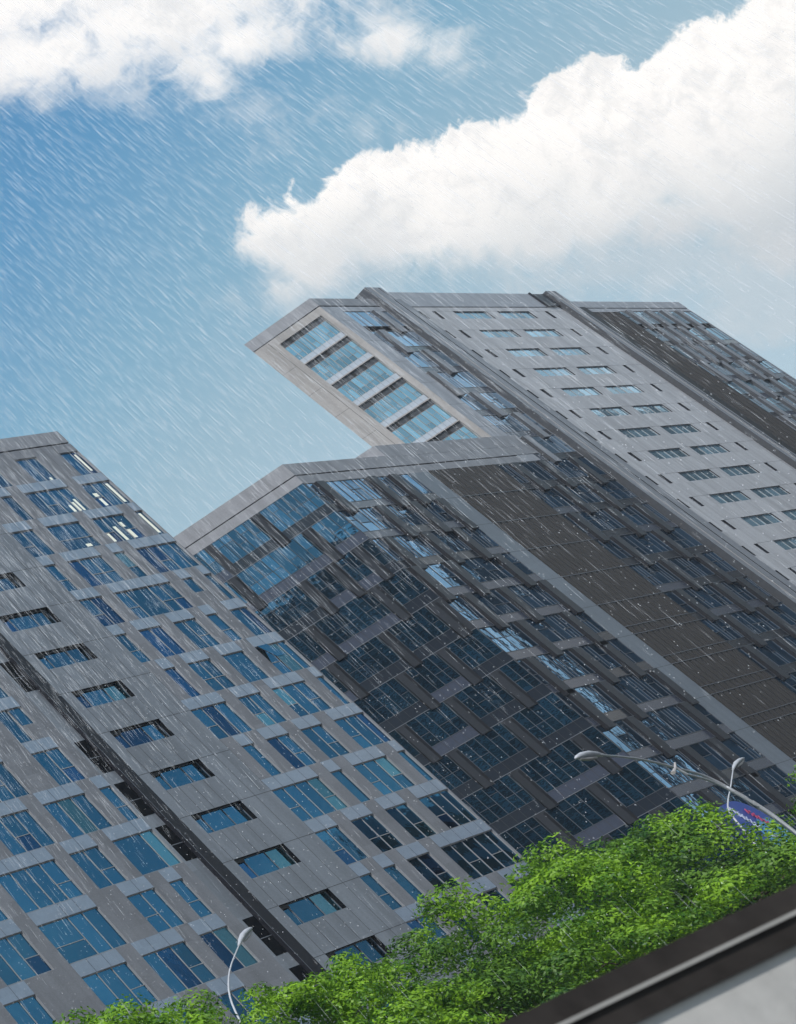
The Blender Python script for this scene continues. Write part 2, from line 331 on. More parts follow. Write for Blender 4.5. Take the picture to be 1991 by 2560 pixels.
for rows, grid, holes, off in ((RW, G, holesA, 0), (LW, H, holesL, 0)):
    for r, lst in rows.items():
        for a, b, pat in lst:
            u0, u1 = grid[a], grid[b]; zt = ZT[r]; zb = zt - 5.7
            if 'h' in pat and b - a == 1: zb = zt - 3.1
            if pat == '0h':       # a stepped window
                holes += [(u0, grid[a + 1], zb, zt), (grid[a + 1], u1, zb + 2.6, zt)]
                winsA += [(grid is H, r, u0, grid[a + 1], zb, zt, [], None), (grid is H, r, grid[a + 1], u1, zb + 2.6, zt, [], None)]
                continue
            holes.append((u0, u1, zb, zt))
            cuts, tr = [], []; p = pat if pat and len(pat.replace('|', '0')) else '0'
            i = a
            for ch in (pat or ''):
                if ch == '|': i += 1; continue
                if i > a and i < b: cuts.append(grid[i])
                tr.append({'t': .42, '0': 0, 'h': 0}[ch]); i += 1
            if pat == '' and b - a > 1: cuts = [grid[x] for x in range(a + 1, b)]
            winsA.append((grid is H, r, u0, u1, zb, zt, cuts, tr or None))
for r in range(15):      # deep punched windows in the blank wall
    holesA.append((183.45, 193.7, ZT[r] - 3.2, ZT[r], .32, 'black'))  # reveals painted black in place of recess shade
DL = -.25                 # the left part of the front is set back
bw = MB()
FA.wall(bw, 181.25, 231.3, -3.1, 116.75, holesA, 'stoneA', .13, zmat=lambda u, z: 'stoneA' if u < 200.2 else 'stoneB', rm='stoneB')
jm = bw; bw = MB()
FA.wall(bw, 110, 179.3, -3.1, 116.75, holesL, 'stoneB', .13, zmat=lambda u, z: 'stoneA' if u > 176.6 else 'stoneB', rm='stoneB', d=DL)
bw.build('wall', bA)
pm = MB(); FA.box(pm, 110, 231.3, 117.0, 119.95, -24, .03, 'parapet'); FA.box(pm, 110, 231.25, 116.75, 117.0, -1, -.08, 'joint'); pm.build('parapet', bA)
bd = MB()
for u0, u1, dd in ((181.2, 231.25, -.6), (110, 181.2, -.85)): FA.box(bd, u0, u1, -3.1, 116.9, -24, dd, 'joint')
FA.box(bd, 231.26, 231.34, -3.1, 116.7, -24, -.002, 'stoneB')
bd.build('core', bA)
for r in range(15):
    z = ZT[r]
    FA.quad(jm, 181.3, 183.4, z - .03, z + .03, .004, 'joint'); FA.quad(jm, 193.75, 200.3, z - .03, z + .03, .004, 'joint')
    zz0 = z - 7.68 + .04
    for x in (183.45, 185.9, 188.4, 190.9, 193.7, 196.9):
        if x in (183.45, 193.7, 196.9): FA.quad(jm, x - .035, x + .035, zz0, z - .04 if x > 194 else z - 3.25, .004, 'joint')
        else: FA.quad(jm, x - .035, x + .035, zz0, z - 3.25, .004, 'joint')
for x in (G[0], G[-1] - .1): pass
for gi, x in enumerate(G[:-1]):
    zcur = 116.7
    for hh in sorted([h for h in holesA if h[0] - .01 <= x <= h[1] + .01 and h[0] > 199], key=lambda h: -h[3]):
        if zcur - hh[3] > .3: FA.quad(jm, x - .022, x + .022, hh[3] + .03, zcur - .03, .0045, 'joint')
        zcur = hh[2]
    if zcur > 0: FA.quad(jm, x - .022, x + .022, 0, zcur - .03, .0045, 'joint')
jm.build('wall', bA)
for isL, r, u0, u1, zb, zt, cuts, tr in winsA:
    window(FA, bA, u0, u1, zb, zt, .13, gm='gA', fm='trim', cuts=cuts, trans=tr, wall_d=DL if isL else 0)
    if r > 0:
        s_ = MB(); dd = (DL if isL else 0)
        FA.box(s_, u0 + .03, u1 - .03, zt + .06, zt + 1.92, dd - .05, dd + .006, 'spandrel')
        for x in cuts: FA.quad(s_, x - .03, x + .03, zt + .06, zt + 1.92, dd + .010, 'joint')
        s_.build('spandrel_panel', bA)
for r in range(15):
    zt = ZT[r]
    window(FA, bA, 183.45, 193.7, zt - 3.2, zt, .30, gm='gA', fm='frame', cuts=[185.7, 190.2])
    n_ = MB(); FA.box(n_, 183.5, 185.6, zt - .6, zt - .03, -.3, -.15, 'slat'); n_.build('vent_panel', bA)
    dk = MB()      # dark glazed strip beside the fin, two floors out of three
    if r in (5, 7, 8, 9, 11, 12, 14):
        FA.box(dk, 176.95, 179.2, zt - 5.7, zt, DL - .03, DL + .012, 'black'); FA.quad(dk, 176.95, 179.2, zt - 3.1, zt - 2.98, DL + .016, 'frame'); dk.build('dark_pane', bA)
fn = MB(); FA.box(fn, 179.15, 181.25, -3.1, 110, DL - .1, .012, 'dark'); FA.quad(fn, 179.15, 179.24, -3.1, 110, .016, 'frame'); fn.build('fin', bA)
# a top-hung sash standing open near the corner
sash = MB()
zt = ZT[6]
p = [FA.P(224.3, zt, .02), FA.P(226.5, zt, .02), FA.P(226.5, zt - 3.1, .42), FA.P(224.3, zt - 3.1, .42)]
qf = [tuple(Vector(x) + FA.n * .05) for x in p]
sash.hexa(p + qf, 'dark'); sash.face([tuple(Vector(x) + FA.n * .004) for x in qf], 'gA', [(9.5, 9.5)] * 4); sash.build('open_sash', bA)
def lit(r, u0, u1, z0, z1):
    l = MB(); FA.box(l, u0, u1, z0, z1, -.105, -.098, 'lit'); l.build('ceiling_light', bA)
for t in ((0, 229.9, 230.4, 110.0, 114.2), (0, 222.2, 222.7, 109.3, 111.2), (0, 219.7, 220.2, 109.2, 109.9), (0, 215.5, 216.3, 109.2, 109.7), (1, 229.8, 230.4, 102.0, 106.6), (1, 225.0, 226.0, 104.1, 104.9), (1, 225.2, 225.9, 101.9, 103.6),
          (1, 217.6, 218.2, 101.7, 103.2), (1, 218.8, 219.4, 101.7, 103.8), (1, 219.8, 220.3, 101.7, 104.4), (2, 229.9, 230.5, 94.3, 99.0), (2, 221.9, 222.6, 94.0, 97.2), (2, 223.9, 224.9, 94.2, 96.2), (2, 223.8, 224.7, 96.8, 97.9), (2, 219.2, 219.8, 94.1, 96.0), (2, 213.0, 214.2, 94.1, 94.7)):
    lit(*t)
# ================================================================== building B: podium block and tower
K = .439
FB = Fac((0, 43.9), (1, 0), K)
dL = Vector((-.689385668, .724394506, 0))
cB, cT = Vector((324.5 * K, 43.9, 0)), Vector((416.8 * K, 43.9, 0))
LB = Fac(cB, dL, 1.0, -1)      # side face of podium, u = distance from the corner (positive, leftwards)
LT = Fac(cT, dL, 1.0, -1)
class Rev(Fac):
    pass
bB = empty('office_complex', (cB.x, cB.y, 0), 'dark glazed podium block with projecting panels and the tall pale tower rising from it', 'building')
HEAD = [179.2 - 8.77 * i for i in range(21)]
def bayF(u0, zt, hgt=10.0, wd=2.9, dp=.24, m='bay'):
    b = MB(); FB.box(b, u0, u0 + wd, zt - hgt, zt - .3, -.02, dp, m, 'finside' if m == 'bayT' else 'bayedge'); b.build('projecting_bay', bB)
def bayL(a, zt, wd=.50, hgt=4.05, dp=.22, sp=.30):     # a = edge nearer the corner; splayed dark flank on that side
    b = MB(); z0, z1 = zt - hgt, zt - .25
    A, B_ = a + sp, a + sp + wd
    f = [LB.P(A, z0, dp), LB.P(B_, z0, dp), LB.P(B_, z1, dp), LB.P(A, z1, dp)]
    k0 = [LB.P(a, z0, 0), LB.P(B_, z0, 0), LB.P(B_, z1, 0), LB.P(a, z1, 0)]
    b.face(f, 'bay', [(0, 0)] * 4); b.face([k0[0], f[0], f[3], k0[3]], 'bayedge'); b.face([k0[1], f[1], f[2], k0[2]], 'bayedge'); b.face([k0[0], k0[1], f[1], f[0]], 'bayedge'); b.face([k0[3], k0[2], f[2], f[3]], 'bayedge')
    b.build('projecting_bay', bB)
# --- front: glazed zones
rnd = random.Random(11)
def bays_for(u0, u1, i):
    a = u0 + rnd.uniform(.5, 6); out = []
    while a < u1 - 5:
        out.append(a); a += rnd.choice((8, 10.5, 13))
    return out
zoneA = {7: [327.4, 347, 355.6], 8: [337.6, 350.5, 361.4], 9: [327.4, 342, 354], 10: [324.8, 338, 357], 11: [331, 345, 361.4], 12: [337.5, 355.8], 13: [326.5, 344.8, 356], 14: [326.8, 340, 361.4], 15: [335, 357.5], 16: [341, 352]}
zoneT = {0: [437.6], 1: [427.2], 2: [435.6], 3: [425], 4: [431.6], 5: [438], 6: [428.3], 7: [436]}
zoneB = {7: [408, 421, 436.5], 8: [414.5, 429], 9: [405, 423, 437], 10: [410, 430], 11: [417, 434], 12: [407, 425.5, 438], 13: [412.5, 431], 14: [405, 421], 15: [415, 436], 16: [409, 428]}
zoneC = {i: bays_for(577.5, 626, i) for i in range(15)}
def glazed(u0, u1, i, bays, gm, wall):
    zt = HEAD[i]; zb = zt - 6.65
    segs = []; a = u0
    for b in sorted(bays):
        if b - a > 1.2: segs.append((a, b))
        a = b + 2.9
    if u1 - a > 1.2: segs.append((a, u1))
    for s0, s1 in segs:
        cuts, x = [], s0 + rnd.choice((1.5, 2.2, 2.97))
        while x < s1 - .8: cuts.append(x); x += rnd.choice((1.48, 1.48, 2.97, 2.97, 4.4))
        tr = [rnd.choice((0, 0, .4, .55)) for _ in range(len(cuts) + 1)]
        window(FB, bB, s0, s1, zb, zt, .07, cuts=cuts, gm=gm, fm='framed' if i > 6 else 'frame', trans=tr, bw=.045)
        if i > 0:
            s_ = MB(); FB.box(s_, s0, s1, zb - 2.05, zb - .02, -.1, -.03, rnd.choice(('spandrelF', 'spandrelD'))); s_.build('spandrel_panel', bB)
        wall.append((s0, s1, zb - 2.06, zt))
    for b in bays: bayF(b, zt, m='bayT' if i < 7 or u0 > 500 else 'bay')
hA, hT, hB, hC = [], [], [], []
for i in range(7, 19): glazed(324.6, 365.5, i, zoneA.get(i, [331, 351]), 'gF', hA)
for i in range(0, 7): glazed(424.7, 445.6, i, zoneT[i], 'gT2', hT)
for i in range(7, 17): glazed(403.3, 445.6, i, zoneB[i], 'gF', hB)
for i in range(0, 13): glazed(577.2, 627.3, i, zoneC[i], 'gS', hC)
wl = MB()
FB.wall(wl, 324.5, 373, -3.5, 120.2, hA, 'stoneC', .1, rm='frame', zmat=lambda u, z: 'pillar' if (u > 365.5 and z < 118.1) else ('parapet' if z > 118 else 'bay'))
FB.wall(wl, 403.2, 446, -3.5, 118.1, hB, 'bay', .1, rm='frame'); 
FB.quad(wl, 373, 416.8, 118.1, 120.2, 0, 'parapet')
FB.wall(wl, 416.8, 446, 118.1, 181.2, hT, 'stoneC', .1, rm='frame')
jf = wl
for i in range(7, 20):
    FB.quad(jf, 365.6, 373, HEAD[i] - 8.83, HEAD[i] - 8.77, .004, 'joint')
for i in range(0, 7): FB.quad(jf, 416.9, 424.6, HEAD[i] - 4.0, HEAD[i] - 3.94, .004, 'joint')
jf.build('wall', bB)
# slab-edge trims across the dark glazing
for i in range(8, 20):
    for a, b in ((324.6, 365.5), (403.3, 445.8)): tm = MB(); FB.box(tm, a, b, HEAD[i] - .05, HEAD[i] + .07, -.02, .035, 'framed'); tm.build('floor_trim', bB)
# ribbed brown cladding
def ribbed(u0, u1, z0, z1, joints, d=0.0, pitch=.62):
    b = MB(); FB.quad(b, u0, u1, z0, z1, d - .05, 'slat')
    x = u0 + .12; i = 0
    while x < u1 - .25:
        w_ = .30 if i % 4 else .16
        FB.box(b, x, x + w_, z0, z1, d - .05, d + (.03 if i % 4 else .0), 'rib' if i % 4 else 'dark'); x += pitch; i += 1
    for z in joints: FB.box(b, u0, u1, z - .06, z + .06, d - .04, d + .045, 'frame')
    b.build('ribbed_cladding', bB)
ribbed(373, 403.2, -3.5, 118.1, [HEAD[i] for i in range(8, 20)] + [HEAD[i] - 6.6 for i in (12, 13, 14, 15)])
ribbed(558.5, 577.2, -3.5, 178.8, [], pitch=.9)
# pale central section with punched windows
hW = []
for i in range(0, 17):
    z = HEAD[i]
    for a, b in ((479.3, 497.4), (503.4, 521.6)):
        hW.append((a, b, z - 3.5, z, .15)); window(FB, bB, a, b, z - 3.5, z, .14, gm='gS', fm='trim', cuts=[a + (b - a) * t for t in (.28, .5, .72)], bw=.045)
    for a, b in ((459.8, 462.4), (468.2, 470.2), (530.8, 532.8)):
        hW.append((a, b, z - 3.5, z, .22)); window(FB, bB, a, b, z - 3.5, z, .21, gm='gS', fm='frame', bw=.05, name='slit_window')
wl = MB(); FB.wall(wl, 459, 548.2, -3.5, 181.0, hW, 'stoneL', .2, rm='dark'); jf = wl  # window reveals carry their recess shade as a dark colour
for i in range(0, 17):
    for a, b in ((470.3, 479.2), (497.5, 503.3), (521.8, 530.7), (533, 543)): FB.quad(jf, a, b, HEAD[i] - .03, HEAD[i] + .03, .004, 'joint')
jf.build('wall', bB)
wl = MB(); FB.wall(wl, 577.1, 628, -3.5, 180.6, hC, 'bayT', .1, zmat=lambda u, z: 'stoneC' if z > 179.2 else 'bayT', rm='frame'); FB.quad(wl, 558.5, 577.1, 178.8, 180.6, 0, 'stoneC'); wl.build('wall', bB)
# vertical fins and their tops
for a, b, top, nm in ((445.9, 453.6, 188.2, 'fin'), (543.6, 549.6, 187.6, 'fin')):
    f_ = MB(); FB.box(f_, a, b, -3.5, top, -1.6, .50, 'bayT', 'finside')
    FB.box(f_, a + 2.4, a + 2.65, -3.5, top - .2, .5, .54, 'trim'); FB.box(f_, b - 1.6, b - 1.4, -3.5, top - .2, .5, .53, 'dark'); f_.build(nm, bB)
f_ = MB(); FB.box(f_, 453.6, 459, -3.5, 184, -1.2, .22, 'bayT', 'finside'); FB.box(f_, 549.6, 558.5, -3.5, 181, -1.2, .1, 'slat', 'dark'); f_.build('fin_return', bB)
# parapets
def prism(mb, pts, z0, z1, m):
    n = len(pts)
    for i in range(n):
        a, b = pts[i], pts[(i + 1) % n]
        L_ = (Vector(b) - Vector(a)).length
        mb.face([(a[0], a[1], z0), (b[0], b[1], z0), (b[0], b[1], z1), (a[0], a[1], z1)], m, [(0, z0), (L_, z0), (L_, z1), (0, z1)])
    mb.face([(x, y, z1) for x, y in pts], m); mb.face([(x, y, z0) for x, y in pts][::-1], m)
nB = -LB.n
def offp(v, d): return (v.x, v.y)
pp = MB()
e = .03
prism(pp, [(cB.x - .02, 43.9 - e), (187.8, 43.9 - e), (187.8, 47), (cB.x + dL.x * 22 + 2, cB.y + dL.y * 22 + 1), (cB.x + dL.x * 22 - .03, cB.y + dL.y * 22 - .03), (cB.x - .03, 43.9 + .0)], 120.5 * K + EZ, 54.42 + EZ, 'parapet')
prism(pp, [(cB.x + .1, 43.95), (187.7, 43.95), (187.7, 47), (cB.x + dL.x * 22 + 2, cB.y + dL.y * 22 + 1), (cB.x + dL.x * 22 + .05, cB.y + dL.y * 22 + .05)], 120.15 * K + EZ, 120.5 * K + EZ, 'joint')
pp.build('podium_parapet', bB)
pr = MB(); q0 = Vector((160.0, 43.9, 0)); q1 = q0 + dL * 1.9
prism(pr, [(160.0, 43.86), (187.75, 43.86), (187.75, 46), (q1.x, q1.y + .3), (q1.x, q1.y)], 54.2 + EZ, 55.93 + EZ, 'parapet'); pr.build('raised_parapet', bB)
tp = MB()
t1 = cT + dL * 7.0
prism(tp, [(cT.x, 43.87), (196.2, 43.87), (196.2, 47), (t1.x + 1, t1.y + .2), (t1.x - .02, t1.y)], 79.72 + EZ, 81.12 + EZ, 'parapet')
prism(tp, [(cT.x + .1, 43.95), (196.2, 43.95), (196.2, 47), (t1.x + 1, t1.y - .1), (t1.x + .1, t1.y - .1)], 79.55 + EZ, 79.72 + EZ, 'joint')
FB.box(tp, 459, 546, 181.3, 188.0, -3, .03, 'stoneC'); FB.box(tp, 459, 546, 181.0, 181.3, -3, -.08, 'joint'); FB.box(tp, 535.9, 536.2, 181.3, 188.05, 0, .2, 'dark')
FB.box(tp, 536.2, 548, 181.3, 187.2, 0, .18, 'bay')
FB.box(tp, 549.6, 628, 180.9, 184.2, -3, .03, 'stoneC'); FB.box(tp, 549.6, 627.9, 180.6, 180.9, -3, -.08, 'joint')
tp.build('tower_parapet', bB)
# --- podium side face
lays = {0: [(3.85, 1)], 1: [(2.15, 1), (8.55, 1)], 2: [(.85, 1), (3.0, 1), (5.3, 1)], 3: [(2.2, 1), (7.4, 1)], 4: [(.4, 1), (4.2, 1), (8.4, 1)], 5: [(2.4, 1), (5.6, 1)], 6: [(1.2, 1), (4.6, 1), (8.3, 1)], 7: [(3.1, 1), (7.2, 1)], 8: [(.9, 1), (5.4, 1)], 9: [(2.7, 1), (6.4, 1)], 10: [(1.2, 1), (4.8, 1)], 11: [(3.3, 1), (7.2, 1)]}
hL = []
for i in range(0, 13):
    zt = 51.85 - 3.85 * i; zb = zt - 2.82; a = .03
    bs = sorted(x for x, _ in lays.get(i, [])); segs = []
    for b in bs:
        if b - a > .4: segs.append((a, b))
        a = b + .80
    while a < 15:
        segs.append((a, min(a + 5.2, 15.0))); a += 6.0
    if i == 0: segs = [(.03, 3.85), (4.65, 8.05), (8.7, 12), (12.6, 15)]
    for s0, s1 in segs:
        n = max(1, round((s1 - s0) / .66))
        window(LB, bB, s0, s1, zb, zt, .05, mod=.66, gm='gL', fm='framed', trans=[rnd.choice((0, .42, .42, .7)) for _ in range(n)], bw=.035)
        s_ = MB(); LB.box(s_, s0, s1, zb - 1.0, zb - .01, -.08, -.02, rnd.choice(('spandrelF', 'spandrelD')))
        for j in range(1, n): LB.quad(s_, s0 + (s1 - s0) * j / n - .015, s0 + (s1 - s0) * j / n + .015, zb - 1.0, zb - .01, -.016, 'joint')
        s_.build('spandrel_panel', bB); hL.append((s0, s1, zb - 1.01, zt))
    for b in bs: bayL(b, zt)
    if i: 
        t_ = MB(); LB.box(t_, .02, 15, zt - .02, zt + .03, -.02, .025, 'frame'); t_.build('floor_trim', bB)
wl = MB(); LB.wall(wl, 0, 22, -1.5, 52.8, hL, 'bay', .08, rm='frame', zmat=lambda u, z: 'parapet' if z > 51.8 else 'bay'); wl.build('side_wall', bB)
# --- tower side face
hT = []
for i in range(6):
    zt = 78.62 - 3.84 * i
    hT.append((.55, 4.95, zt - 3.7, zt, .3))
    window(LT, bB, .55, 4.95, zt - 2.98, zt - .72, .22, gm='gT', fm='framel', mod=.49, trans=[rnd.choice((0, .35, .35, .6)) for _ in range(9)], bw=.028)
    h_ = MB(); LT.box(h_, .57, 4.93, zt - .71, zt - .02, -.3, -.2, 'finside')  # dark strip stands in for the shade under the recess head
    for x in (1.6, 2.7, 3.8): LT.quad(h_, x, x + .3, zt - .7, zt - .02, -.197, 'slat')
    h_.build('head_shade_strip', bB)
    s_ = MB(); LT.box(s_, .56, 4.94, zt - 3.69, zt - 2.99, -.3, -.16, 'spandrelL')
    for j in range(1, 9): LT.quad(s_, .56 + 4.38 * j / 9 - .012, .56 + 4.38 * j / 9 + .012, zt - 3.69, zt - 2.99, -.157, 'frame')
    s_.build('spandrel_panel', bB)
wl = MB(); LT.wall(wl, 0, 7.0, 54, 79.6, hT, 'stoneT', .3, rm='stoneT'); jf = wl
for i in range(7): LT.quad(jf, 5.6, 6.99, 75.2 - 3.84 * i - .015, 75.2 - 3.84 * i + .015, .004, 'joint')
LT.quad(jf, 5.55, 5.58, 54, 79.5, .004, 'joint')
jf.build('tower_side_wall', bB)
co_ = MB()
c2 = cB + dL * 22
prism(co_, [(cB.x + .6, 44.5), (275.4, 44.5), (275.4, 62), (c2.x + 1, c2.y + 1)], 0, 52.6 + EZ, 'joint')
t1 = cT + dL * 6.9
prism(co_, [(cT.x + .5, 44.6), (275.4, 44.6), (275.4, 74.5), (t1.x + .7, t1.y + .1)], 52.7 + EZ, 79.4 + EZ, 'joint')
prism(co_, [(275.42, 43.92), (275.66, 43.92), (275.66, 74), (275.42, 74)], 0, 80.7 + EZ, 'bay')
co_.build('core', bB)
# ------------------------------------------------------------------ blocks across the street, seen mirrored in the glass
def block(x0, x1, y0, y1, h, label, wm, gm_):
    e_ = empty('office_building', ((x0 + x1) / 2, y1, 0), label, 'building')
    b = MB(); prism(b, [(x0, y0), (x1, y0), (x1, y1), (x0, y1)], 0, h, wm); b.build('wall', e_)
    f_ = Fac((x1, y1), (-1, 0), 1)
    wn_ = MB(); z = 4
    while z < h - 3:
        f_.box(wn_, 1, x1 - x0 - 1, z - EZ, z + 1.9 - EZ, -.05, .05, gm_); z += 3.8
    o = wn_.build('window_band', e_)
block(330, 500, -9.5, 12, 103, 'dark brown office slab across the street from the tower', 'slat', 'dark')
block(88, 132, -75, -45, 76, 'grey high-rise across the street behind the camera', 'stoneB', 'dark')
block(331, 372, -12.2, -9.6, 84, 'lower dark wing beside the brown office slab across the street', 'slat', 'dark')
block(205, 285, -45, -14, 40, 'pale low block across the street beside the dark slab', 'stoneL', 'dark')
# ------------------------------------------------------------------ lamps
def tubeobj(pts, rad, m, name, parent, n=10):
    b = MB(); b.tube(pts, rad, m, n); return b.build(name, parent, True)
def head(p0, p1, y, parent, r=.16):
    b = MB(); P0, P1 = Vector((p0[0], y, p0[1] + EZ)), Vector((p1[0], y, p1[1] + EZ))
    ts = [0, .06, .2, .45, .7, .88, .97, 1]; rr = [.45, .5, .75, 1, .95, .7, .4, .1]
    pts = [P0.lerp(P1, t) + Vector((0, 0, .12 * math.sin(math.pi * t))) for t in ts]
    b.tube(pts, [r * x for x in rr], 'lamp', 14)
    o = b.build('lamp_head', parent, True)
    l = MB(); a, c_ = P0.lerp(P1, .3), P0.lerp(P1, .9)
    l.tube([a - Vector((0, 0, r * .6)), a.lerp(c_, .5) - Vector((0, 0, r * .8)), c_ - Vector((0, 0, r * .5))], [r * .3, r * .55, r * .3], 'lens', 10); l.build('lens', o, True)
def arcpts(pts, n=5):
    P_ = [Vector(p) for p in pts]; out = []
    for i in range(len(P_) - 1):
        a, b, c_, d_ = P_[max(i - 1, 0)], P_[i], P_[i + 1], P_[min(i + 2, len(P_) - 1)]
        for j in range(n):
            t = j / n; out.append(.5 * ((2 * b) + (c_ - a) * t + (2 * a - 5 * b + 4 * c_ - d_) * t * t + (3 * b - a - 3 * c_ + d_) * t ** 3))
    return out + [P_[-1]]
k = 1.1; y = 22
lA = empty('street_lamp', (69.1 * k, y, 0), 'large double-curved pale grey street lamp arching left over the trees, nearest of the lamps', 'street lamp', 'street lamps')
pa = arcpts([(69.15 * k, y, 0), (69.15 * k, y, 2.5 * k + EZ), (69.1 * k, y, 3.4 * k + EZ), (69.0 * k, y, 4.4 * k + EZ), (68.6 * k, y, 5.4 * k + EZ), (67.9 * k, y, 6.4 * k + EZ), (66.9 * k, y, 7.0 * k + EZ), (65.3 * k, y, 7.8 * k + EZ), (63.3 * k, y, 8.4 * k + EZ)])
tubeobj(pa, [.08 - .047 * i / (len(pa) - 1) for i in range(len(pa))], 'lamp', 'pole', lA)
pb = [p + Vector((-.28, -.1, -.34)) for p in pa[2:32]]
pb[-1] = pb[-1] + Vector((.05, 0, .25))
tubeobj(pb, [.04] * len(pb), 'lamp', 'brace', lA)
pe = pb[-1]; tubeobj([pe + Vector((-.55, 0, -.18)), pe + Vector((.0, 0, 0)), pe + Vector((.35, 0, .2))], [.07, .04, .03], 'lens', 'finial', lA)
for i in (14, 22): tubeobj([pb[i - 2], pa[i]], [.05, .05], 'lamp', 'spacer', lA)
head((63.4 * k, 8.37 * k), (61.7 * k, 8.55 * k), y, lA, .14)
def small_lamp(data, k, y, label):
    base = data[-1][0] * k
    e_ = empty('street_lamp', (base - .4, y, 0), label, 'street lamp', 'street lamps')
    z9 = data[-1][1] * k + EZ; pts = [(base - 2.1, y, 0), (base - 2.05, y, 3.5), (base - 1.6, y, z9 - 3.0), (base - .75, y, z9 - 1.3)] + [(x * k, y, z * k + EZ) for x, z in data[::-1][:-2]]
    pa = arcpts(pts, 4); tubeobj(pa, [.05 - .025 * i / (len(pa) - 1) for i in range(len(pa))], 'lamp', 'pole', e_)
    head((data[2][0] * k, data[2][1] * k), (data[0][0] * k, data[0][1] * k), y, e_, .11)
small_lamp([(100.3, 9.3), (99.0, 9.1), (98.1, 8.9), (95.9, 8.0), (94.6, 7.5), (93.5, 6.9)], 1.107, 31, 'slim grey street lamp leaning right in front of the dark podium beside the blue sign')
small_lamp([(55.0, 9.0), (54.0, 8.8), (53.5, 8.5), (51.9, 7.7), (50.8, 6.8)], 1.107, 31, 'slim grey street lamp at lower left in front of the blue-windowed block')
# ------------------------------------------------------------------ blue sign totem
def sign():
    y = 34.0; s = y / 28
    e_ = empty('sign_board', (115, y, 0), 'large blue round-topped advertising sign with white and red script behind the arching lamp', 'sign')
    x0, x1, zb, zc, zr = 112.7, 117.1, 2.2, 8.95 + EZ, 6.0 + EZ
    outl = [(x0, zb), (x1, zb)] + [(x1 - 2.3 * (1 - math.cos(math.pi / 2 * i / 10)), zr + (zc - zr) * math.sin(math.pi / 2 * i / 10)) for i in range(11)] + [(x0, zc - .1)]
    b = MB()
    b.face([(x, y, z) for x, z in outl], 'blue'); b.face([(x, y + .3, z) for x, z in outl][::-1], 'navy')
    for i in range(len(outl)):
        a, c_ = outl[i], outl[(i + 1) % len(outl)]; b.face([(a[0], y, a[1]), (c_[0], y, c_[1]), (c_[0], y + .3, c_[1]), (a[0], y + .3, a[1])], 'navy')
    b.build('board', e_)
    m1 = MB(); m1.face([(x0 + 1.2, y - .01, 6.6), (x1 - .12, y - .01, 6.0), (x1 - .12, y - .01, 7.7), (x1 - .6, y - .01, 8.7), (x0 + 2.6, y - .01, 9.0), (x0 + 1.6, y - .01, 8.2)], 'sky')
    m1.face([(x0 + .05, y - .015, 2.3), (x1 - .05, y - .015, 2.3), (x1 - .05, y - .015, 6.0), (x0 + 1.2, y - .015, 6.6), (x0 + .05, y - .015, 6.3)], 'navy'); m1.build('colour_panel', e_)
    rr = random.Random(3)
    for mname, sx, sz, n, dx, dz, hh in (('white', x0 + 1.0, 9.9, 7, .10, -.26, .42), ('red', x0 + 2.35, 9.4, 6, .14, -.26, .40), ('white', x0 + 2.0, 7.6, 4, .14, -.12, .36)):
        t = MB()
        for i in range(n):
            a, z = sx + i * dx, sz + i * dz
            pts = arcpts([(a, y - .05, z + rr.uniform(0, .1)), (a + .12, y - .05, z + hh * rr.uniform(.5, 1)), (a + .22, y - .05, z + .05), (a + .36, y - .05, z + hh * rr.uniform(.2, .6))], 3)
            t.tube(pts, [.028] * len(pts), mname, 5)
        t.build('lettering', e_)
sign()
e_ = empty('road_sign', (103.5, 30, 0), 'small dark blue road sign on two pale posts low among the trees at right', 'sign')
b = MB(); b.hexa([(100.6, 30, 4.9), (104.8, 30, 4.9), (104.8, 30.08, 4.9), (100.6, 30.08, 4.9), (100.6, 30, 5.7), (104.8, 30, 5.7), (104.8, 30.08, 5.7), (100.6, 30.08, 5.7)], 'navy'); b.build('board', e_)
for x in (101.6, 103.4): tubeobj([(x, 30.15, 0), (x, 30.15, 5.6)], [.1, .1], 'stripe', 'post', e_)
